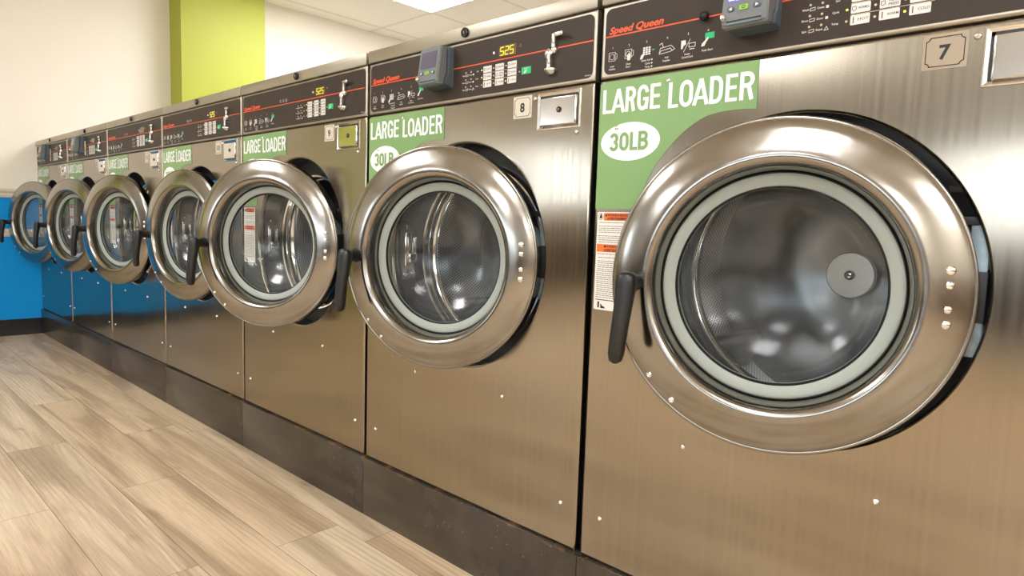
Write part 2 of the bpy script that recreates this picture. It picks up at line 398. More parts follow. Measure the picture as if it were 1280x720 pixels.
            T([P(0, -dn), P(0, 1+dn)]); T([P(-lx, 1), P(.5, 1)]+arc(.5, .76, .5, .24, 90, -90)+[P(-lx, .52)]); T([P(.62, .56), P(1.0, -dn)])
        elif ch == 'G': T(arc(.5, .70, .5, .30, 5, 180)+arc(.5, .30, .5, .30, 180, 350)+[P(1, .46)]); T([P(.52, .44), P(1+lx, .44)], tt=1.8*hz); T([P(1, .44), P(1, -dn*.5)], tt=t*.7)
        elif ch == 'B':
            T([P(0, -dn), P(0, 1+dn)]); T([P(-lx, 1), P(.5, 1)]+arc(.5, .77, .42, .23, 90, -90)+[P(0, .54)]); T([P(0, .53), P(.45, .53)]+arc(.45, .265, .55, .265, 90, -90)+[P(-lx, 0)])
        elif ch == '3': T(arc(.5, .74, .48, .26, 165, -90)); T(arc(.5, .26, .5, .26, 90, -165))
    def circ(s, x, z, r, w, y, m, n=20):
        s.stroke([(x+r*math.cos(2*PI*k/n), z+r*math.sin(2*PI*k/n)) for k in range(n+1)], w, y, m)
    def text(s, body, x0, z0, h, y, m, width=None, align='L', bold=0., shear=0., plane=None):
        """block text standing on baseline z0, cap height h; optional total width"""
        cu = bpy.data.curves.new('t', 'FONT'); cu.body = body; cu.size = 1; cu.offset = bold; cu.resolution_u = 3
        ob = bpy.data.objects.new('t', cu); COL.objects.link(ob)
        bpy.context.view_layer.update()
        me = ob.to_mesh(); vs = [Vector((v.co.x+shear*v.co.y, v.co.y, 0)) for v in me.vertices]; fs = [list(p.vertices) for p in me.polygons]
        ob.to_mesh_clear(); bpy.data.objects.remove(ob); bpy.data.curves.remove(cu)
        if not vs: return
        mnx = min(v.x for v in vs); mxx = max(v.x for v in vs)
        cap = .69
        sz = h/cap; sx = sz
        if width: sx = width/(mxx-mnx)
        tot = (mxx-mnx)*sx
        off = x0 if align == 'L' else (x0-tot/2 if align == 'C' else x0-tot)
        i = s.mi(m); nv = []
        for v in vs:
            X, Z = off+(v.x-mnx)*sx, z0+v.y*sz
            p = plane(X, Z) if plane else (X, y, Z)
            nv.append(s.bm.verts.new(p))
        for f in fs:
            try: g = s.bm.faces.new([nv[k] for k in f]); g.material_index = i
            except ValueError: pass
    def build(s, name, parent=None, loc=(0, 0, 0), shift=(0, 0, 0), smooth=35, recalc=True, label=None, flat=False):
        if recalc: bmesh.ops.recalc_face_normals(s.bm, faces=s.bm.faces[:])
        me = bpy.data.meshes.new(name)
        for v in s.bm.verts: v.co += Vector(shift)
        s.bm.to_mesh(me); s.bm.free()
        for m in s.mats: me.materials.append(M[m])
        if smooth:
            for p in me.polygons: p.use_smooth = True
            me.set_sharp_from_angle(angle=math.radians(smooth))
            if flat:      # broad sheet faces stay truly flat beside their rolled edges
                for p in me.polygons:
                    if abs(p.normal.y) > .9995: p.use_smooth = False
        o = bpy.data.objects.new(name, me); COL.objects.link(o); o.location = loc
        if parent: o.parent = parent
        if label: o['label'] = label
        return o
def tag(o, label=None, cat=None, group=None, kind=None):
    if label: o['label'] = label
    if cat: o['category'] = cat
    if group: o['group'] = group
    if kind: o['kind'] = kind
    return o
def copy_tree(o, parent=None):
    c = o.copy(); COL.objects.link(c)
    if parent: c.parent = parent
    for ch in list(o.children): copy_tree(ch, c)
    return c

def plate(b, x0, x1, z0, z1, y, t, r, m, hole=None, n=128):
    """sheet-metal panel facing -y with rolled edges and an optional round port"""
    ix0, ix1, iz0, iz1 = x0+r, x1-r, z0+r, z1-r
    cx, cz = (hole[0], hole[1]) if hole else ((x0+x1)/2, (z0+z1)/2)
    ang = [2*PI*k/n for k in range(n)]+[math.atan2(c-cz, a-cx) % (2*PI) for a in (ix0, ix1) for c in (iz0, iz1)]
    ang = sorted(set(round(a, 7) for a in ang))
    A = []
    for a in ang:
        c, s_ = math.cos(a), math.sin(a)
        t_ = min([((ix1-cx)/c if c > 0 else (ix0-cx)/c) if abs(c) > 1e-9 else 9, ((iz1-cz)/s_ if s_ > 0 else (iz0-cz)/s_) if abs(s_) > 1e-9 else 9])
        A.append((cx+c*t_, cz+s_*t_))
    def off(p, d):
        x, z = p
        if abs(x-ix0) < 1e-5: x -= d
        if abs(x-ix1) < 1e-5: x += d
        if abs(z-iz0) < 1e-5: z -= d
        if abs(z-iz1) < 1e-5: z += d
        return x, z
    loops = []
    if hole:
        for rr, yy in ((hole[2], .014), (hole[2], .004), (hole[2]+.0012, .0012), (hole[2]+.004, 0)):
            loops.append([(cx+rr*math.cos(a), y+yy, cz+rr*math.sin(a)) for a in ang])
    loops.append([(p[0], y, p[1]) for p in A])
    for d, yy in ((r*.5, r*.13), (r*.87, r*.5), (r, r), (r, t)):
        loops.append([(off(p, d)[0], y+yy, off(p, d)[1]) for p in A])
    b.loft(loops, m, cap=False)
    if not hole:
        f = b.bm.faces.new([b.bm.verts.new(q) for q in loops[0]]); f.material_index = b.mi(m)
        bmesh.ops.remove_doubles(b.bm, verts=b.bm.verts[:], dist=1e-6)

S0 = (0, 0, -ZB)   # machine parts are drawn at floor height, stored from the machine's feet

# ---------------------------------------------------------------- parts of a washer
def part_cabinet(root):
    b = MB()
    b.box(.003, .647, .012, .90, ZB+.0005, 1.086, 'cabinet')
    # open the port: cut by leaving a front frame instead of a solid face
    bm = b.bm; bm.normal_update()
    for f in [f for f in bm.faces if abs(f.normal.y) > .9 and f.calc_center_median().y < .1]: bm.faces.remove(f)
    n = 64
    ang = [2*PI*k/n for k in range(n)]+[math.atan2(c-HZ, a-HX) % (2*PI) for a in (.003, .647) for c in (ZB, 1.086)]
    ang = sorted(ang); A = []; B = []
    for a in ang:
        c, s_ = math.cos(a), math.sin(a)
        t_ = min([((.647-HX)/c if c > 0 else (.003-HX)/c) if abs(c) > 1e-9 else 9, ((1.086-HZ)/s_ if s_ > 0 else (ZB-HZ)/s_) if abs(s_) > 1e-9 else 9])
        A.append((HX+c*t_, .0155, HZ+s_*t_)); B.append((HX+c*.235, .0155, HZ+s_*.235))
    b.loft([B, A], 'cabinet', cap=False)
    return b.build('cabinet', root, shift=S0)
def part_front(root):
    b = MB(); plate(b, .001, .650, .1465, .9672, 0, .014, .004, 'steel', (HX, HZ, HR), 160)
    return b.build('front_panel', root, shift=S0, smooth=50, flat=True)
def part_lid(root, locked=True):
    b = MB()
    b.box(.0005, .6515, -.004, .93, 1.0865, 1.1142, 'steel_trim', .0022, 2)
    o = b.build('top_lid', root, shift=S0)
    k = MB()
    k.lathe([(.0095, 0), (.0095, -.004), (.008, -.0052), (.0062, -.0052), (.006, -.003), (.004, -.003), (.0038, -.0045), (0, -.0045)], 'black', (.332, -.004, 1.1005), 24)
    k.box(.3312, .3328, -.0098, -.0083, 1.0975, 1.1035, 'chrome')
    k.build('lid_lock', o, shift=S0)
    return o
def screw(parent, x, z, y=0, r=.0042):
    b = MB(); b.lathe([(r, .0), (r*.95, -.0012), (r*.7, -.0024), (r*.38, -.0029), (r*.33, -.0016), (0, -.0016)], 'chrome', (x, y, z), 16)
    return b
def add_screws(root, pts, nm='screw'):
    for x, z in pts:
        screw(root, x, z).build(nm, root, shift=S0)
SEG = {'5': 'afgcd', '2': 'abged', '0': 'abcdef'}
def seg_digit(b, ch, x, z, w, h, y, m):
    t = h*.13; x1, zm, zt = x+w, z+h/2, z+h
    k = h*.10   # slant
    P = lambda px, pz: (px+(pz-z)*.10, pz)
    segs = {'a': ((x, zt), (x1, zt)), 'b': ((x1, zt), (x1, zm)), 'c': ((x1, zm), (x1, z)), 'd': ((x, z), (x1, z)), 'e': ((x, z), (x, zm)), 'f': ((x, zm), (x, zt)), 'g': ((x, zm), (x1, zm))}
    for s_ in SEG[ch]:
        a, c = segs[s_]; dx, dz = (c[0]-a[0]), (c[1]-a[1]); l = math.hypot(dx, dz); g = t*.55
        a2 = (a[0]+dx/l*g, a[1]+dz/l*g); c2 = (c[0]-dx/l*g, c[1]-dz/l*g)
        b.stroke([P(*a2), P(*c2)], t, y, m)
def part_control(root, lit=True):
    b = MB(); plate(b, .001, .650, .9695, 1.0852, 0, .012, .0035, 'steel_trim')
    fr = b.build('control_panel', root, shift=S0, smooth=50, flat=True)
    o = MB(); Y = -.0014
    o.rrect(.0085, .6445, .9755, 1.0795, .011, -.0010, 'overlay', .0009, 6)
    o.rect(.0085, .6445, 1.0345, 1.0363, Y, 'orange')
    o.text('Speed Queen', .0165, 1.0390, .0102, Y-.0002, 'orange', width=.1, bold=.028, shear=.28)
    yy = Y; w = .0006
    # 1 load: washer
    def washer(x, z, hand=False):
        o.stroke([(x-.007, z-.0065), (x+.005, z-.0065), (x+.005, z+.007), (x-.007, z+.007), (x-.007, z-.0065)], w, yy, 'white')
        o.circ(x-.001, z, .0042, w*1.3, yy, 'white')
        o.stroke([(x+.005, z+.0055), (x+.0085, z+.004), (x+.0085, z-.003), (x+.005, z-.005)], w, yy, 'white')
        if hand: o.poly([(x-.002, z-.010), (x+.003, z-.010), (x+.004, z-.003), (x+.001, z+.002), (x-.003, z-.002)], yy-.0002, 'white')
    washer(.0245, 1.0025); washer(.0555, 1.003, True)
    for i in range(3):
        for j in range(4): o.rect(.082+.0048*i, .0855+.0048*i, .9965+.0032*j, .999+.0032*j, yy, 'white')
    o.poly([(.077, .991), (.081, .991), (.0845, .997), (.083, .9995), (.079, .997)], yy-.0002, 'white')
    o.rect(.098, .102, 1.0022, 1.0037, yy, 'green')
    o.stroke([(.111, .996), (.113, 1.0025), (.131, 1.0045), (.1375, .9985), (.1335, .9965), (.130, 1.0005), (.114, .9985), (.111, .994), (.130, .9955), (.1375, .9985)], w*1.2, yy, 'white')
    o.stroke([(.111, 1.008), (.1155, 1.010), (.1175, 1.004)], w*1.4, yy, 'white')
    o.poly([(.148, .996), (.1505, .996), (.152, 1.000), (.156, 1.002), (.155, 1.008), (.148, 1.008)], yy, 'white')
    o.stroke([(.1525, .991), (.1625, 1.0085)], w, yy, 'white'); o.stroke([(.161, .997), (.171, .997), (.171, 1.0025), (.161, 1.0025), (.161, .997)], w*1.3, yy, 'white')
    o.rect(.162, .170, .9935, .9945, yy, 'white')
    o.rect(.1865, .2005, 1.0045, 1.0130, yy, 'green')
    o.poly([(.181, .9945), (.186, .9950), (.1885, 1.000), (.1925, 1.0055), (.1905, 1.0065), (.186, 1.002), (.182, .9985)], yy-.0002, 'white')
    for k, (x, n) in enumerate(((.0245, '1'), (.0555, '2'), (.088, '3'), (.124, '4'), (.159, '5'), (.191, '6'))):
        o.text(n, x, 1.0150, .0032, yy, 'white', align='C', bold=.01)
    for x, r1, r2 in ((.0245, 'Load', 'Clothes'), (.0555, 'Close', 'Door'), (.124, 'Add', 'Supplies'), (.159, 'Insert', 'Coins/Card')):
        o.text(r1, x, .9862, .0027, yy, 'white', align='C', bold=.012); o.text(r2, x, .9818, .0027, yy, 'white', align='C', bold=.012)
    for i, t in enumerate(('Select Soil', 'Cycle', 'Temp')):
        z = .9872-.0052*i; o.text(t, .0955, z, .0027, yy, 'white', align='R', bold=.012); o.disc(.0985, z+.0013, .0013, yy, 'white', n=10)
    o.text('Push Start', .191, .9872, .0029, yy, 'white', align='C', bold=.012)
    for i, (a, c) in enumerate((('Wash', 'Coins'), ('Rinse', 'Door'), ('Spin', 'Reset'))):
        z = 1.0165-.0138*i
        o.text(a, .3275, z, .0026, yy, 'white', align='C', bold=.012); o.stroke([(.3335, z-.0008), (.3335, z+.0024), (.3395, z+.003), (.3395, z-.0003), (.3335, z-.0008)], w, yy, 'white')
        o.text(c, .3465, z, .0026, yy, 'white', align='C', bold=.012)
        if i == 2: o.stroke([(.3525, z-.0008), (.3575, z-.0004), (.3552, z+.0036), (.3525, z-.0008)], w, yy, 'white')
        else: o.rect(.3530, .3562, z-.0006, z+.0026, yy, 'white')
    for i, t in enumerate(('Soil', 'Cycle', 'Temp')):
        o.text(t, .3695, 1.0205-.0140*i, .0025, yy, 'white', align='R', bold=.012)
    for z in (1.0148, 1.0008): o.rect(.383, .474, z, z+.0006, yy, 'ledoff')
    o.circ(.4785, 1.0535, .0022, .0005, yy, 'ledoff')
    for i in range(3): pass
    o.text('PM242619', .6425, .9785, .0021, yy, 'white', align='R')
    ov = o.build('overlay', fr, shift=S0, smooth=0)
    # keys
    names = (('LIGHT', 'MEDIUM', 'HEAVY'), ('NORMAL', 'PERM|PRESS', 'DELICATE'), ('HOT', 'WARM', 'COLD'))
    for r in range(3):
        for c in range(3):
            x0 = .3835+.0325*c; z0 = 1.0165-.0140*r
            k = MB(); k.rrect(x0, x0+.0222, z0, z0+.0118, .0012, -.0018, 'keyw', .0012)
            t = names[r][c].split('|')
            ty = -.0021
            if len(t) == 1: k.text(t[0], x0+.0212, z0+.0045, .0030, ty, 'keyt', align='R', bold=.01, width=.0125)
            else:
                k.text(t[0], x0+.0208, z0+.0066, .0028, ty, 'keyt', align='R', bold=.01, width=.0105); k.text(t[1], x0+.0208, z0+.0022, .0028, ty, 'keyt', align='R', bold=.01, width=.011)
            if r == 2: k.stroke([(x0+.0035, z0+.0025), (x0+.0035, z0+.0092)], .0011, ty, 'keyt')
            elif r == 0: k.circ(x0+.004, z0+.006, .0022, .0006, ty, 'keyt', 12)
            else: k.stroke([(x0+.0015, z0+.0045), (x0+.0015, z0+.008), (x0+.0055, z0+.0085), (x0+.006, z0+.0045), (x0+.0035, z0+.003), (x0+.0015, z0+.0045)], .0006, ty, 'keyt')
            k.build('key', fr, shift=S0, smooth=0)
            lt = MB(); on = (r == 2 and c == 2) or (r == 1 and c == 0) or (r == 0 and c == 0)
            lt.disc(x0-.0048, z0+.0058, .0015, -.0017, 'ledon' if on else 'ledoff', .0008, 12); lt.build('indicator_light', fr, shift=S0)
    for i in range(3):
        for x in (.3335, .3485):
            lt = MB(); lt.disc(x, 1.0232-.0138*i, .0015, -.0017, 'ledoff', .0008, 12); lt.build('indicator_light', fr, shift=S0)
    k = MB(); k.rrect(.4842, .5068, 1.0005, 1.0130, .0012, -.0018, 'green', .0012)
    k.text('START', .4955, 1.0088, .0024, -.0021, 'white', align='C'); k.poly([(.490, 1.002), (.493, 1.002), (.4975, 1.007), (.4955, 1.008), (.491, 1.005)], -.0021, 'white')
    k.build('start_key', fr, shift=S0, smooth=0)
    lt = MB(); lt.disc(.4785, 1.0065, .0014, -.0017, 'ledoff', .0008, 12); lt.build('indicator_light', fr, shift=S0)
    lt = MB(); lt.disc(.4105, 1.0505, .0024, -.0017, 'icon', .0008, 14); lt.build('indicator_light', fr, shift=S0)
    d = MB(); d.rect(.4240, .4680, 1.0400, 1.0600, -.0016, 'window', .0008)
    if lit:
        for i, ch in enumerate('525'): seg_digit(d, ch, .4275+.0125*i, 1.0430, .0085, .0140, -.0020, 'digits')
    d.build('display', fr, shift=S0, smooth=0)
    return fr
def part_chute(root):
    """chrome coin mechanism on the control panel"""
    b = MB()
    b.box(.5585, .5665, -.009, -.001, 1.034, 1.0600, 'chrome', .002)
    b.lathe([(.0, -.012), (.0035, -.011), (.006, -.008), (.007, -.004), (.007, -.001)], 'chrome', (.5640, 0, 1.0315), 24)
    b.lathe([(.0, -.010), (.005, -.009), (.0085, -.006), (.0092, -.001)], 'chrome', (.5500, 0, 1.0275), 24)
    b.box(.5510, .5590, -.011, -.001, .9985, 1.0250, 'chrome', .002)
    o = b.build('coin_slot', root, shift=S0)
    c = MB()
    secs = []
    for z, hx, d in ((1.0000, .0135, .016), (.9975, .0135, .016), (.9940, .0110, .013), (.9905, .0060, .008)):
        secs.append([(.5555+hx*math.cos(a), -d*max(0, math.sin(a)), z) for a in [PI*k/14 for k in range(15)]])
    c.loft(secs, 'chrome'); c.build('coin_return_cup', o, shift=S0)
    l = MB(); l.box(.5680, .5880, -.016, -.008, 1.0515, 1.0590, 'chrome', .0028, 3); l.box(.566, .572, -.010, -.001, 1.052, 1.0585, 'chrome', .001)
    l.build('coin_return_lever', o, shift=S0, label='bright chrome lever')
    return o
def part_marks(root, x=.235):
    for i in range(3):
        k = MB(); k.rrect(x+.016*i, x+.016*i+.008, 1.0400, 1.0490, .0015, -.0022, 'greyink', .0016); k.build('card_port', root, shift=S0)
def part_reader(root, lit=True):
    x0, x1 = .2290, .2960
    prof = [(0, 1.0770), (-.014, 1.0775), (-.0145, 1.0720), (-.0155, 1.0240), (-.0215, 1.0130), (-.0215, 1.0030), (0, .9985)]
    b = MB(); t = bmesh.new()
    A = [t.verts.new((x0+.002, p[0], p[1])) for p in prof]; B = [t.verts.new((x1, p[0], p[1])) for p in prof]
    for k in range(len(prof)): t.faces.new([A[k], A[(k+1) % len(prof)], B[(k+1) % len(prof)], B[k]])
    t.faces.new(A); t.faces.new(B[::-1]); bmesh.ops.recalc_face_normals(t, faces=t.faces[:])
    bmesh.ops.bevel(t, geom=t.edges[:], offset=.0012, segments=2, affect='EDGES')
    b.merge(t, 'readerb')
    o = b.build('card_reader', root, shift=S0, label='grey card payment reader')
    fprof = [(-.0165, 1.0775), (-.0330, 1.0765), (-.0420, 1.0165), (-.0395, 1.0040), (-.0355, 1.0010), (-.0235, 1.0020), (-.0235, 1.0135), (-.0175, 1.0245)]
    b = MB(); t = bmesh.new()
    A = [t.verts.new((x0, p[0], p[1])) for p in fprof]; B = [t.verts.new((x1-.002, p[0], p[1])) for p in fprof]
    for k in range(len(fprof)): t.faces.new([A[k], A[(k+1) % len(fprof)], B[(k+1) % len(fprof)], B[k]])
    t.faces.new(A); t.faces.new(B[::-1]); bmesh.ops.recalc_face_normals(t, faces=t.faces[:])
    bmesh.ops.bevel(t, geom=t.edges[:], offset=.0022, segments=3, affect='EDGES')
    b.merge(t, 'reader')
    f = b.build('face_shell', o, shift=S0)
    # the face plane from knee to top
    p0 = Vector((0, -.0420, 1.0165)); p1 = Vector((0, -.0330, 1.0765)); up = (p1-p0).normalized(); nrm = Vector((0, -up.z, up.y))
    if nrm.y > 0: nrm = -nrm
    def P(x, s_, d): q = p0+up*s_+nrm*d; return (x, q.y, q.z)
    def slab(x0_, x1_, s0, s1, d, m, nm, r=.001, label=None, extra=None):
        k = MB(); pts = []
        for cx, cs, a0 in ((x1_-r, s1-r, 0), (x0_+r, s1-r, 90), (x0_+r, s0+r, 180), (x1_-r, s0+r, 270)):
            for j in range(5):
                a = math.radians(a0+22.5*j); pts.append((cx+r*math.cos(a), cs+r*math.sin(a)))
        k.loft([[P(x, s_, -.0006) for x, s_ in pts], [P(x, s_, d) for x, s_ in pts]], m)
        if extra: extra(k)
        return k.build(nm, o, shift=S0, smooth=30, label=label)
    def gfx(k):
        if not lit:
            return
        D = .0011
        for a, c, e, g in ((.2385, .2475, .0205, .0240), (.2490, .2550, .0195, .0200), (.2490, .2550, .0225, .0230), (.2595, .2605, .0210, .0260), (.2600, .2680, .0250, .0260), (.2600, .2680, .0205, .0215), (.2670, .2680, .0210, .0260), (.2620, .2655, .0280, .0290), (.2740, .2800, .0220, .0227), (.2740, .2800, .0245, .0252)):
            k.loft([[P(x, s_, .0006) for x, s_ in ((a, e), (c, e), (c, g), (a, g))], [P(x, s_, D) for x, s_ in ((a, e), (c, e), (c, g), (a, g))]], 'icon')
    slab(.2365, .2845, .0185, .0520, .0008, 'screen' if lit else 'screend', 'screen', .0012, extra=gfx)
    def arrow(dr, cx):
        def g(k):
            q = [(cx-dr*.0018, .0108), (cx+dr*.0022, .0085), (cx-dr*.0018, .0062)]
            k.loft([[P(x, s_, .0015) for x, s_ in q], [P(x, s_, .0021) for x, s_ in q]], 'white')
        return g
    slab(.2375, .2475, .0050, .0120, .0016, 'btn', 'button', .003, extra=arrow(-1, .2425))
    def og(k):
        n = 16
        out = [(.2610+.0024*math.cos(2*PI*i/n), .0085+.0024*math.sin(2*PI*i/n)) for i in range(n)]
        inn = [(.2610+.0016*math.cos(2*PI*i/n), .0085+.0016*math.sin(2*PI*i/n)) for i in range(n)]
        i_ = k.mi('black'); a = [k.bm.verts.new(P(x, s_, .0019)) for x, s_ in out]; c = [k.bm.verts.new(P(x, s_, .0019)) for x, s_ in inn]
        for j in range(n): k.bm.faces.new([a[j], a[(j+1) % n], c[(j+1) % n], c[j]]).material_index = i_
    slab(.2550, .2670, .0050, .0120, .0016, 'btng', 'button', .0014, 'green button', extra=og)
    slab(.2735, .2840, .0050, .0120, .0016, 'btn', 'button', .003, extra=arrow(1, .2790))
    for i in range(4):
        slab(.2415+.0115*i, .2440+.0115*i, .0553, .0562, .0004, 'black', 'vent', .0003)
    # swipe slot in the chin and the round contactless stud
    k = MB(); k.box(.2370, .2850, -.0416, -.0380, 1.0045, 1.0078, 'slot', .0006); k.box(.2370, .2850, -.0412, -.0380, 1.0078, 1.0100, 'black')
    k.build('card_slot', o, shift=S0)
    k = MB(); k.lathe([(0, -.0470), (.003, -.0462), (.0045, -.0440), (.0046, -.0380)], 'chrome', (.2330, 0, 1.0155), 20); k.build('stud', o, shift=S0)
    return o
def part_black_label(root):
    k = MB(); k.rect(.262+.038, .350, .985, 1.076, -.0016, 'black', .0008)
    Y = -.0019
    k.rect(.312, .328, .990, 1.055, Y, 'white'); k.rect(.312, .328, 1.020, 1.030, Y-.0003, 'warno'); k.rect(.316, .328, 1.008, 1.016, Y-.0003, 'orange')
    k.rect(.320, .328, 1.024, 1.036, Y-.0005, 'ledon'); k.disc(.319, 1.066, .004, Y, 'greyink')
    k.build('payment_label', root, shift=S0, smooth=0)
def part_coinbox(root, sticker=None):
    x0, x1, z0, z1 = .5290, .6190, .8990, .9580
    b = MB()
    # recessed frame: bevelled surround around a polished door
    b.loft([[(x0-.003, .0005, z0-.003), (x1+.003, .0005, z0-.003), (x1+.003, .0005, z1+.003), (x0-.003, .0005, z1+.003)],
            [(x0-.003, -.0016, z0-.003), (x1+.003, -.0016, z0-.003), (x1+.003, -.0016, z1+.003), (x0-.003, -.0016, z1+.003)],
            [(x0-.0015, -.0022, z0-.0015), (x1+.0015, -.0022, z0-.0015), (x1+.0015, -.0022, z1+.0015), (x0-.0015, -.0022, z1+.0015)],
            [(x0+.003, .0002, z0+.003), (x1-.003, .0002, z0+.003), (x1-.003, .0002, z1-.003), (x0+.003, .0002, z1-.003)]], 'polished', cap=False)
    b.rect(x0+.0028, x1-.0028, z1-.0075, z1-.0028, -.0004, 'black', .0003)
    b.rect(x0+.0028, x0+.0065, z0+.0028, z1-.0028, -.0004, 'black', .0003)
    o = b.build('coin_box', root, shift=S0, smooth=20)
    d = MB(); d.box(x0+.0062, x1-.0035, -.0052, -.0006, z0+.0035, z1-.0070, 'polished', .0018, 3)
    d.build('coin_box_door', o, shift=S0, flat=True)
    k = MB(); k.lathe([(.0052, -.005), (.0052, -.0065), (.0040, -.0072), (.0022, -.0066), (0, -.0066)], 'rubber', (.5790, 0, .9285), 20)
    k.rect(.5785, .5797, .9262, .9308, -.0076, 'chrome'); k.build('lock', o, shift=S0)
    return o
def part_plate(root, num, pale):
    b = MB(); x0, x1, z0, z1 = .4660, .5110, .9215, .9615
    b.rect(x0, x1, z0, z1, -.0006, 'platew' if pale else 'plate', .0007)
    a, c, e, g = x0+.0035, x1-.0035, z0+.0035, z1-.0035; q = .004
    pts = []
    for cx, cz, s0, dr in ((c, g, (c-q, g), 1), (c, e, (c, e+q), 1), (a, e, (a+q, e), 1), (a, g, (a, g-q), 1)):
        pass
    def notch(cx, cz, a0, a1):
        return [(cx+q*math.cos(math.radians(a0+(a1-a0)*k/5)), cz+q*math.sin(math.radians(a0+(a1-a0)*k/5))) for k in range(6)]
    pts = notch(c, g, 180, 270)+notch(c, e, 90, 180)+notch(a, e, 0, 90)+notch(a, g, 270, 360)
    b.stroke(pts+[pts[0]], .0009, -.0011, 'black')
    b.text(str(num), (x0+x1)/2, z0+.0115, .0155, -.0011, 'black', align='C', bold=.03, width=.0115 if num < 10 else .020)
    return b.build('number_plate', root, shift=S0, smooth=0)
def part_sign(root):
    b = MB(); x0, x1, z1, zc, zb = .0030, .2700, .9635, .8970, .7565
    K = [(.2835, .8945), (.2700, .8970), (.2450, .8985), (.2159, .8972), (.1901, .8913), (.1639, .8763), (.1410, .8563), (.1214, .8345), (.1050, .8106), (.0950, .7860), (.0880, .7565), (.0850, .7300)]
    arc = []
    for q in range(1, len(K)-2):          # smooth curve through the cut edge
        for e in range(4 if q < len(K)-3 else 5):
            t = e/4; p = []
            for c in (0, 1):
                a_, b_, c_, d_ = (K[q-1][c], K[q][c], K[q+1][c], K[q+2][c])
                p.append(.5*(2*b_+(c_-a_)*t+(2*a_-5*b_+4*c_-d_)*t*t+(3*b_-a_-3*c_+d_)*t**3))
            arc.append(tuple(p))
    NA = len(arc)-1
    # quads between the arc and the outer edge keep the sticker flat and clean
    out = []
    for k in range(NA+1):
        t = k/NA
        out.append((x1+(x0-x1)*min(1, t/.55), z1) if t < .55 else (x0, z1+(zb-z1)*((t-.55)/.45)))
    i = b.mi('sign')
    A = [b.bm.verts.new((p[0], -.0006, p[1])) for p in arc]; B = [b.bm.verts.new((p[0], -.0006, p[1])) for p in out]
    for k in range(NA): b.bm.faces.new([A[k], A[k+1], B[k+1], B[k]]).material_index = i
    C_ = [b.bm.verts.new((p[0], .0001, p[1])) for p in arc]
    for k in range(NA): b.bm.faces.new([A[k], A[k+1], C_[k+1], C_[k]]).material_index = i
    for ch, x, w_ in (('L', .0095, .0170), ('A', .0282, .0230), ('R', .0535, .0190), ('G', .0755, .0205), ('E', .0990, .0180)): b.glyph(ch, x, .9125, w_, .0385, .0060, -.0009, 'signw')
    for ch, x, w_ in (('L', .1312, .0170), ('O', .1500, .0220), ('A', .1732, .0230), ('D', .1985, .0205), ('E', .2230, .0175), ('R', .2442, .0210)): b.glyph(ch, x, .9105, w_, .0385, .0060, -.0009, 'signw')
    b.disc(.0645, .8650, .0555, -.0009, 'signw', .0003, 48, rz=.0305)
    for ch, x, w_ in (('3', .0265, .0170), ('0', .0460, .0172), ('L', .0656, .0145), ('B', .0812, .0185)): b.glyph(ch, x, .8510, w_, .0285, .0054, -.0012, 'sign')
    return b.build('loader_sign', root, shift=S0, smooth=0)
def part_warning(root):
    b = MB(); x0, x1, z0, z1 = .0080, .0780, .5870, .7515; Y = -.0009
    b.rrect(x0, x1, z0, z1, .003, -.0006, 'warnw', .0007)
    for zt, zb in ((.7500, .7375), (.6980, .6850)):
        b.rect(.0215 if zt > .74 else .0095, .0765, zb, zt, Y, 'warno')
        for t, z in (('WARNING', zt-.0055), ('AVERTISSEMENT', zb+.0012)):
            b.text(t, .049 if zt > .74 else .045, z, .0042, Y-.0003, 'black', align='C', bold=.03, width=.042)
        b.poly([(.0235, zt-.0055), (.0285, zt-.0055), (.026, zt-.001)], Y-.0003, 'black')
    b.circ(.0150, .7440, .0052, .0006, Y, 'black', 16); b.poly([(.0125, .741), (.0175, .741), (.018, .7445), (.0155, .749), (.013, .7445)], Y, 'black')
    rn = random.Random(5)
    z = .7335
    while z > .6060:
        if .6820 < z < .7010: z -= .0035; continue
        x = .0110+rn.random()*.002
        while x < .0740:
            w_ = .002+rn.random()*.006
            if x+w_ > .0755: break
            b.rect(x, x+w_, z, z+.0012, Y, 'greyink'); x += w_+.0012
        z -= .0034 if rn.random() < .8 else .0060
    b.rect(.011, .075, .6035, .6048, Y, 'black')
    b.poly([(.0160, .5905), (.0195, .5905), (.0195, .6010), (.0160, .6010)], Y, 'black'); b.poly([(.022, .590), (.031, .590), (.031, .5925), (.026, .594), (.022, .598)], Y, 'black')
    return b.build('warning_label', root, shift=S0, smooth=0)
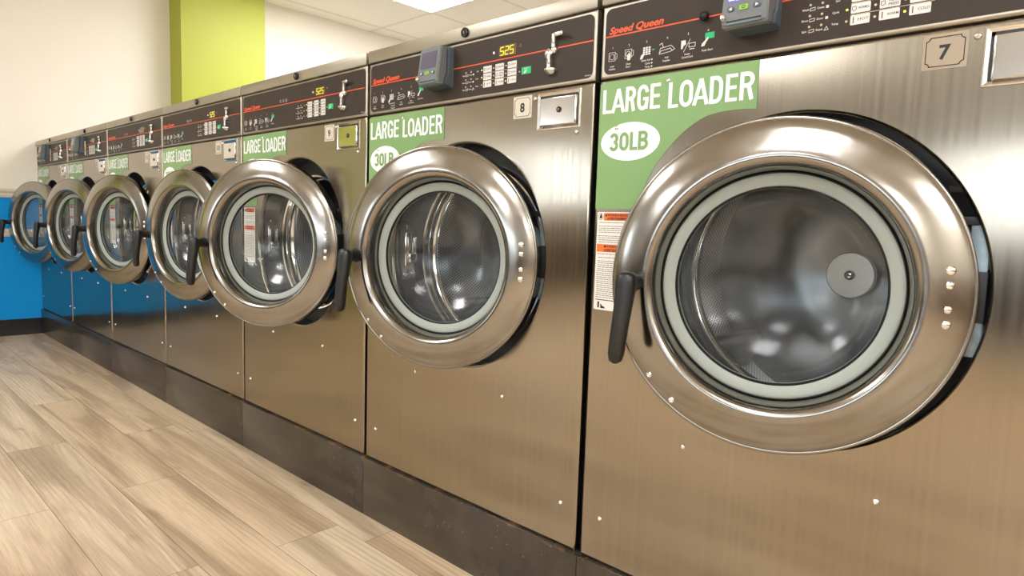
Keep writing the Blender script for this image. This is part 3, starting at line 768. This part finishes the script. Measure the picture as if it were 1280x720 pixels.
def part_well(root):
    b = MB()
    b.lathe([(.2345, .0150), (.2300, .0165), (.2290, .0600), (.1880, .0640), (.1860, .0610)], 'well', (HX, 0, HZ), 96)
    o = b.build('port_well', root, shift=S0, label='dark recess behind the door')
    k = MB(); k.lathe([(.1920, .0640), (.1900, .0560), (.1860, .0520), (.1810, .0540), (.1790, .0610)], 'chrome', (HX, 0, HZ), 96)
    k.lathe([(.1800, .0630), (.1775, .0680), (.1775, .0760), (.1745, .0790), (.1720, .0860), (.1740, .0900), (.1790, .0860)], 'chrome', (HX, 0, HZ), 96); k.build('port_lip', o, shift=S0)
    # hinge plates on the right side of the recess
    h = MB()
    for z0, z1 in ((.690, .752), (.588, .628)):
        h.box(.528, .549, .0165, .0225, z0, z1, 'hinge', .002)
    h.box(.5290, .5480, .0140, .0160, .588, .752, 'hinge', .0005)
    h.box(.5270, .5500, .0095, .0135, .629, .689, 'rubber', .0015)
    h.box(.5020, .5300, .0180, .0300, .780, .788, 'rubber', .001); h.box(.5100, .5400, .0120, .0200, .742, .752, 'rubber', .001)
    h.build('hinge_plate', o, shift=S0)
    # latch receiver on the left side
    l = MB()
    l.box(.1020, .1080, .0180, .0560, .585, .735, 'rubber', .001)
    l.box(.1080, .1240, .0200, .0520, .622, .700, 'polished', .002)
    l.box(.1240, .1270, .0230, .0290, .640, .690, 'chrome', .001); l.box(.1240, .1270, .0430, .0490, .640, .690, 'chrome', .001)
    l.box(.1200, .1330, .0250, .0480, .632, .652, 'chrome', .002)
    for z in (.610, .713): l.box(.1080, .1095, .030, .038, z-.004, z+.004, 'chrome', .0005)
    l.build('latch_receiver', o, shift=S0, label='chrome latch receiver')
    return o
def part_drum(root):
    b = MB(); i = b.mi('drum'); n = 96; R_ = .2350
    uv = b.bm.loops.layers.uv.new('UVMap')
    prof = [(.1790, .0740), (.2350, .0800), (R_, .2900)]
    def ring(r, y): return [b.bm.verts.new((HX+r*math.cos(2*PI*k/n), y, HZ+r*math.sin(2*PI*k/n))) for k in range(n)]
    rs = [ring(*p) for p in prof]
    for a in range(2):
        for k in range(n):
            f = b.bm.faces.new([rs[a][k], rs[a][(k+1) % n], rs[a+1][(k+1) % n], rs[a+1][k]]); f.material_index = i if a else b.mi('drumwall')
            q = [(k, 0), (k+1, 0), (k+1, 1), (k, 1)]
            for lp, (kk, jj) in zip(f.loops, q): lp[uv].uv = (2*PI*R_*kk/n, prof[a+jj][1])
    # back wall with its pressed rings, perforated outside the hub
    bp = [(R_, .2900), (.205, .2960), (.150, .2960), (.138, .2900), (.070, .2900), (.060, .2960), (0, .2960)]
    for (r0, y0), (r1, y1) in zip(bp[:-1], bp[1:]):
        A = ring(r0, y0); B = ring(r1, y1) if r1 > 0 else None
        c = b.bm.verts.new((HX, y1, HZ)) if B is None else None
        for k in range(n):
            vs = [A[k], A[(k+1) % n], B[(k+1) % n], B[k]] if B else [A[k], A[(k+1) % n], c]
            f = b.bm.faces.new(vs); f.material_index = b.mi('drumwall')
            
    bmesh.ops.remove_doubles(b.bm, verts=b.bm.verts[:], dist=1e-6)
    o = b.build('drum', root, shift=S0, smooth=40)
    h = MB(); h.lathe([(.0390, .2950), (.0390, .2880), (.0370, .2855), (.0090, .2850), (0, .2850)], 'hub', (HX, 0, HZ), 48)
    h.lathe([(.0080, .2851), (.0078, .2800), (.0050, .2790)], 'rubber', (HX, 0, HZ), 24); h.lathe([(.0050, .2790), (.0045, .2760), (0, .2755)], 'chrome', (HX, 0, HZ), 24)
    h.build('hub_cap', o, shift=S0)
    for q in (100, 220, 340):
        t = MB(); a = math.radians(q); secs = []
        for y in (.088, .100, .270, .286):
            hgt = .052 if .095 < y < .28 else .012
            wd = .036 if .095 < y < .28 else .03
            pts = []
            for s_, hh in ((-1, 0), (-.75, .35), (-.32, .92), (0, 1), (.32, .92), (.75, .35), (1, 0)):
                r = R_-.0005-hh*hgt; tt = s_*wd
                pts.append((HX+r*math.cos(a)-tt*math.sin(a), y, HZ+r*math.sin(a)+tt*math.cos(a)))
            secs.append(pts)
        t.loft(secs, 'drumwall'); t.build('baffle', o, shift=S0, smooth=60)
    return o
def part_door(root):
    """door swings on the hinge at x=DH: origin there, centre of the ring at x=-DD"""
    cx, cz = -DD, DZ-ZB
    b = MB()
    b.lathe([(.1560, .0430), (.1760, .0430), (.1820, .0300), (.2130, .0300), (.2165, .0280), (.2183, .0200), (.2183, .0060), (.2190, .0030), (.2191, .0005), (.2184, -.0018), (.2170, -.0030), (.2155, -.0030), (.2143, -.0026), (.2130, -.0034), (.2100, -.0050),
             (.2000, -.0085), (.1900, -.0115), (.1800, -.0140), (.1720, -.0157), (.1680, -.0161), (.1650, -.0158), (.1622, -.0147), (.1595, -.0124), (.1570, -.0088), (.1552, -.0030), (.1539, .0025), (.1524, .0090), (.1512, .0150), (.1506, .0200), (.1503, .0430)],
            'steel_ring', (cx, 0, cz), 160, close=True)
    o = b.build('door', root, loc=(DH, 0, 0), smooth=50)
    g = MB(); g.lathe([(.1502, .0120), (.1490, .0100), (.1470, .0090), (.1440, .0086), (.1340, .0118), (.1315, .0135), (.1300, .0170), (.1292, .0190), (.1400, .0300), (.1500, .0310)], 'gasket', (cx, .0075, cz), 128)
    g.build('door_gasket', o, smooth=40, label='pale grey gasket ring')
    g = MB(); g.lathe([(.1506, .0104), (.1497, .0092), (.1486, .0098), (.1482, .0106)], 'rubber', (cx, .0075, cz), 128)
    g.lathe([(.1325, .0126), (.1312, .0122), (.1296, .0160)], 'rubber', (cx, .0075, cz), 128); g.build('seal', o, smooth=40)
    w = MB(); w.lathe([(.1297, .0160)]+[(.1292*math.cos(PI/2*q/18), .0175+.0600*math.sin(PI/2*q/18)) for q in range(18)]+[(0, .0775)], 'glass', (cx, .0075, cz), 96)
    gl = w.build('door_glass', o, smooth=60)
    # bright clamping ring behind the ring, seen through the glass
    r = MB(); r.lathe([(.1560, .0305), (.1510, .0340), (.1430, .0345), (.1380, .0330)], 'polished', (cx, .0075, cz), 96); r.build('back_ring', o, smooth=40)
    for z in (.6895, .6725, .6445, .6270):
        k = MB(); k.lathe([(.0076, -.0058), (.0074, -.0075), (.0060, -.0105), (.0035, -.0122), (0, -.0127)], 'chrome', (-.0555, 0, z-ZB), 20); k.build('rivet', o)
    for x, z in ((-.3985, .5200), (-.3650, .4885)):
        k = MB(); k.lathe([(.0040, -.006), (.0038, -.0085), (.0016, -.0096), (.0014, -.0088), (0, -.0088)], 'chrome', (x, 0, z-ZB), 16); k.build('screw', o)
    hx, hz = -.4245, .6520-ZB
    h = MB()
    def sec(cx_, cy, cz_, a, c, tilt=0, n=20, p=2.6):
        out = []
        for k in range(n):
            t = 2*PI*k/n; ct, st = math.cos(t), math.sin(t)
            x = a*abs(ct)**(2/p)*(1 if ct >= 0 else -1); y = c*abs(st)**(2/p)*(1 if st >= 0 else -1)
            out.append((cx_+x, cy+y, cz_))
        return out
    # lever: rounded head, long tapering grip
    S = [(hx, -.0500, hz+.0150, .004, .004), (hx, -.0495, hz+.0135, .0100, .0085), (hx, -.0490, hz+.0090, .0132, .0110), (hx, -.0490, hz+.0020, .0140, .0120), (hx-.0005, -.0500, hz-.0100, .0140, .0115),
         (hx-.0015, -.0525, hz-.0300, .0128, .0098), (hx-.0035, -.0550, hz-.0550, .0120, .0090), (hx-.0060, -.0560, hz-.0800, .0116, .0092), (hx-.0080, -.0545, hz-.0980, .0112, .0096), (hx-.0090, -.0535, hz-.1080, .0090, .0080), (hx-.0095, -.0530, hz-.1120, .004, .004)]
    h.loft([sec(*s_) for s_ in S], 'handle')
    h.lathe([(.0175, -.0055), (.0170, -.0100), (.0150, -.0130), (.0125, -.0160), (.0118, -.0420), (.0105, -.0480), (0, -.0490)], 'handle', (hx, 0, hz), 28)
    h.build('door_handle', o, smooth=60, label='black plastic door handle')
    for dz in (.0210, -.0185):
        k = MB(); k.lathe([(.0046, -.0052), (.0044, -.0085), (.002, -.0100), (.0018, -.009), (0, -.009)], 'chrome', (-.4265, 0, hz+dz), 16); k.build('screw', o)
    return o

# ---------------------------------------------------------------- the seven washers
proto = bpy.data.objects.new('washing_machine', None); COL.objects.link(proto); proto.empty_display_size = .1
part_cabinet(proto); part_front(proto); part_lid(proto); part_control(proto)
part_coinbox(proto); part_sign(proto); part_warning(proto); part_well(proto); part_drum(proto); part_door(proto)
add_screws(proto, [(.129, .9525), (.039, .8885), (.519, .9535), (.616, .8880), (.189, .3915), (.459, .3905), (.041, .2245), (.614, .2255)])

TH = [.2473, .3107, .4413, .2214, .3025, .304, .3747]
NUMS = [7, 8, 9, 10, 11, 12, 13]
LBL = [
 'nearest stainless steel front-load washer numbered 7, blue-screened card reader on its panel',
 'stainless steel washer numbered 8 with a grey card reader and lit 525 display',
 'stainless steel washer numbered 9, lime reflection on its coin box, door hanging widest open',
 'stainless steel washer numbered 10, fourth from the right, pale coin box and no card reader',
 'stainless steel washer fifth from the right, the farthest one without a card reader',
 'stainless steel washer second from the end wall, with slate card reader and striped label',
 'farthest stainless steel washer standing against the blue and cream end wall',
]
machines = []
for n in range(7):
    machines.append(proto if n == 0 else copy_tree(proto))
for n, r in enumerate(machines):
    r.location = (-n*W, 0, ZB)
    tag(r, LBL[n], 'washing machine', 'row of front-load washers')
    for c in r.children:
        if c.name.split('.')[0] == 'door': c.rotation_euler = (0, 0, TH[n])
    part_plate(r, NUMS[n], n != 0)
    if n >= 1: part_chute(r)
    if n in (0, 1): part_reader(r, n == 0)
    if n in (5, 6): part_reader(r, False); part_black_label(r)
    if n in (2, 3, 4): part_marks(r)
# the displays of the three farthest washers are off
d = MB(); d.rect(.4240, .4680, 1.0400, 1.0600, -.0016, 'window', .0008)
off = d.build('display', None, shift=S0, smooth=0); off_mesh = off.data; bpy.data.objects.remove(off)
for r in machines[4:]:
    for c in r.children:
        for g_ in c.children:
            if g_.name.split('.')[0] == 'display': g_.data = off_mesh
# black ball button on washer 7 only
k = MB(); k.lathe([(0, -.0125), (.0035, -.0118), (.0062, -.0090), (.0070, -.0060), (.0062, -.0025), (.0050, -.001)], 'rubber', (.1850, 0, 1.0360), 24)
k.build('plug_button', machines[0], shift=S0, label='round black button')
part_chute(machines[0])

# ---------------------------------------------------------------- plinths
def plinth(n, label):
    x1 = -n*W-.0005 if n >= 0 else .66; x0 = -(n+1)*W
    x0, x1 = -n*W+.0005, -n*W+W-.0005
    if n == 6: x0 = XW+.0015
    b = MB()
    b.box(x0, x1, -.0075, .90, 0, ZB, 'plinth', .0012)
    o = b.build('machine_plinth'); tag(o, label, 'plinth', 'plinth sections under the washers')
    return o
PL = ['black painted plinth section under washer 7', 'black painted plinth section under washer 8', 'black painted plinth section under washer 9', 'black painted plinth section under washer 10',
      'black painted plinth section under the fifth washer from the right', 'black painted plinth section under the second-farthest washer', 'black painted plinth section touching the end wall baseboard']
for n in range(7): plinth(n, PL[n])

# ---------------------------------------------------------------- room
X1, Y0, Y1 = 3.6, -9.2, 3.3
WX0, WX1, WZ0, WZ1 = -1.3, 3.2, .82, 1.98
VY0, VY1, VZ0, VZ1 = -6.2, -4.1, .98, 1.78
def struct(b, name, smooth=0, **k):
    o = b.build(name, smooth=smooth, **k); o['kind'] = 'structure'; return o
# floor: one mesh of laid planks over dark joints
b = MB(); bm = b.bm
lay = bm.loops.layers.float_color.new('plank')
gi = b.mi('gap'); fi = b.mi('floor')
base = bm.faces.new([bm.verts.new(p) for p in ((XW-.1, Y0-.1, -.0012), (X1+.1, Y0-.1, -.0012), (X1+.1, Y1+.1, -.0012), (XW-.1, Y1+.1, -.0012))]); base.material_index = gi
PW, PLN, g = .1527, 1.03, .0005
known = {0: -.535, 1: -.647, 2: -1.21, 3: -1.715, 4: -1.19}
rr = random.Random(11)
row = -int((Y1+.085)/PW)-1
while -.085-(row-1)*PW > Y0-.2:
    yt = -.085-(row-1)*PW; yb = yt-PW
    off = known.get(row, rr.random()*PLN)
    j = math.floor((XW-off)/PLN)-1
    while off+j*PLN < X1+.1:
        xa, xb = max(off+j*PLN, XW-.1), min(off+(j+1)*PLN, X1+.1)
        c = rr.random(), rr.random(), rr.random()
        if xb > xa:
            f = bm.faces.new([bm.verts.new(p) for p in ((xa+g, yb+g, 0), (xb-g, yb+g, 0), (xb-g, yt-g, 0), (xa+g, yt-g, 0))])
            f.material_index = fi
            for lp in f.loops: lp[lay] = (c[0], c[1], c[2], 1)
        j += 1
    row += 1
struct(b, 'floor', recalc=False)
# end wall with blue wainscot, two rails and black cove base
def rail(b, x, y0, y1, z0, z1, d=.016):
    prof = [(0, z0), (d*.55, z0+.001), (d*.8, z0+.3*(z1-z0)), (d*.55, z0+.42*(z1-z0)), (d*.55, z0+.52*(z1-z0)), (d, z0+.66*(z1-z0)), (d, z0+.86*(z1-z0)), (d*.7, z1), (0, z1)]
    b.loft([[(x+p[0], y, p[1]) for p in prof] for y in (y0, y1)], 'rail')
b = MB()
for q in ((Y0, Y1, .79, VZ0), (Y0, VY0, VZ0, VZ1), (VY1, Y1, VZ0, VZ1), (Y0, Y1, VZ1, CEIL)): b.box(XW-.12, XW, q[0], q[1], q[2], q[3], 'cream')
b.box(XW-.12, XW, -1.15, Y1, 0, .7899, 'blue'); b.box(XW-.12, XW, Y0, -1.15, 0, .7899, 'panelling'); struct(b, 'wall_left')
b = MB(); rail(b, XW, Y0, -.0, .787, .836); struct(b, 'trim_1', 30)
b = MB(); rail(b, XW, Y0, -.0, .566, .611, .012); struct(b, 'trim_2', 30)
b = MB(); b.loft([[(XW+p[0], y, p[1]) for p in ((0, 0), (.012, 0), (.007, .008), (.004, .02), (.004, .090), (0, .092))] for y in (Y0, -.009)], 'cove'); struct(b, 'baseboard_left', 30)
# lime painted piers on the end wall
b = MB(); b.box(XW, XW+.187, .735, 1.285, 0, CEIL, 'lime'); struct(b, 'trim_3')
b = MB(); b.box(XW, XW+.187, -2.34, -1.82, 0, CEIL, 'lime'); struct(b, 'trim_4')
b = MB(); b.box(XW, X1, Y1, Y1+.12, 0, CEIL, 'cream'); struct(b, 'wall_back')
b = MB(); b.box(X1, X1+.12, Y0, Y1, .79, CEIL, 'cream'); b.box(X1, X1+.12, Y0, Y1, 0, .7899, 'panelling'); struct(b, 'wall_right')
# opposite wall with the shop window

b = MB()
for q in ((XW, WX0, .79, CEIL), (WX1, X1, .79, CEIL), (WX0, WX1, .79, WZ0), (WX0, WX1, WZ1, CEIL)): b.box(q[0], q[1], Y0-.12, Y0, q[2], q[3], 'cream')
b.box(XW, X1, Y0-.12, Y0, 0, .7899, 'panelling')
struct(b, 'wall_front')
b = MB()
for q in ((WX0, WX1, WZ0, WZ0+.05), (WX0, WX1, WZ1-.05, WZ1), (WX0, WX0+.05, WZ0, WZ1), (WX1-.05, WX1, WZ0, WZ1), (.88, .92, WZ0, WZ1)): b.box(q[0], q[1], Y0-.09, Y0-.03, q[2], q[3], 'frame')
struct(b, 'window_1')
b = MB()
for q in ((VY0, VY1, VZ0, VZ0+.05), (VY0, VY1, VZ1-.05, VZ1), (VY0, VY0+.05, VZ0, VZ1), (VY1-.05, VY1, VZ0, VZ1)): b.box(XW-.09, XW-.03, q[0], q[1], q[2], q[3], 'frame')
struct(b, 'window_2')
# ceiling with lay-in tiles
b = MB(); b.box(XW-.1, X1+.1, Y0-.1, Y1+.1, CEIL, CEIL+.05, 'ceiling')
LX, LY = -3.19, 2.27
k = -2
while LX+.61*k < X1:
    x = LX+.61*k
    if x > XW: b.box(x-.011, x+.011, Y0, Y1, CEIL-.0015, CEIL+.002, 'grid')
    k += 1
k = -7
k = -10
while LY+1.22*k < Y1:
    y = LY+1.22*k
    if y > Y0: b.box(XW, X1, y-.011, y+.011, CEIL-.0016, CEIL+.002, 'grid')
    k += 1
struct(b, 'ceiling')
def troffer(x, y, label):
    r = bpy.data.objects.new('ceiling_light', None); COL.objects.link(r); r.location = (x+.305, y-.61, CEIL); r.empty_display_size = .1
    f = MB()
    for q in ((-.305, .305, -.61, -.592), (-.305, .305, .592, .61), (-.305, -.287, -.592, .592), (.287, .305, -.592, .592)): f.box(q[0], q[1], q[2], q[3], -.006, -.0017, 'frame')
    f.build('frame', r)
    d = MB(); d.box(-.287, .287, -.592, .592, -.005, -.002, 'lamp'); d.build('diffuser', r)
    return tag(r, label, 'ceiling light', 'recessed ceiling lights')
troffer(LX, LY, 'bright recessed ceiling panel light above and behind the washers')
for a, c, t in ((2, -3, 'over the aisle before washers 11 and 12'), (6, -3, 'over the aisle before washer 9'), (10, -3, 'over the aisle before washer 7'), (5, 0, 'behind washers 8 and 9'),
                (2, -5, 'second row back, near the end wall'), (6, -5, 'second row back, middle'), (10, -5, 'second row back, right')):
    troffer(LX+.61*a, LY+1.22*c, 'added unseen ceiling panel light '+t)  # unseen extra lights, added to light the ceiling and reflect in the steel

# unseen dark folding table, added to darken what the steel reflects
ft = bpy.data.objects.new('added_table', None); COL.objects.link(ft); ft.location = (-.4, -4.9, 0); ft.empty_display_size = .1
b = MB(); b.box(-2.6, 2.6, -.42, .42, .72, .752, 'cove', .006); b.build('tabletop', ft)
for x in (-2.3, -.8, .8, 2.3):
    b = MB(); b.box(x-.04, x+.04, -.36, .36, 0, .7195, 'rubber', .004); b.build('leg', ft)
b = MB(); b.box(-2.26, 2.26, -.02, .02, .08, .7195, 'rubber', .002); b.build('modesty_panel', ft)
tag(ft, 'unseen dark folding table added across the room to darken steel reflections', 'table')

# daylight outside the shop window
def daylight(name, w_, h_, e, loc, rot):
    ld = bpy.data.lights.new(name, 'AREA'); ld.shape = 'RECTANGLE'; ld.size = w_; ld.size_y = h_; ld.energy = e; ld.color = (.82, .92, 1)
    lo = bpy.data.objects.new(name, ld); COL.objects.link(lo); lo.location = loc; lo.rotation_euler = rot
daylight('daylight', 4.9, 1.5, 130, (.9, Y0-.4, 1.55), (PI/2, 0, 0))
daylight('daylight_side', 2.3, 1.0, 60, (XW-.4, -5.15, 1.38), (0, -PI/2, 0))
w = bpy.data.worlds.new('world'); w.use_nodes = True; sc.world = w
w.node_tree.nodes['Background'].inputs[0].default_value = (.75, .86, 1, 1); w.node_tree.nodes['Background'].inputs[1].default_value = .8

# ---------------------------------------------------------------- camera
cd = bpy.data.cameras.new('camera'); co = bpy.data.objects.new('camera', cd); COL.objects.link(co)
cd.sensor_width = 36; cd.lens = 815.2468/1280*36; cd.clip_start = .02
co.location = (.6593, -.9061, .7257); co.rotation_euler = (1.4739, -.032, .7526)
sc.camera = co
sc.view_settings.view_transform = 'Standard'; sc.view_settings.look = 'None'
sc.view_settings.exposure = .1; sc.view_settings.gamma = 1; sc.view_settings.use_curve_mapping = False
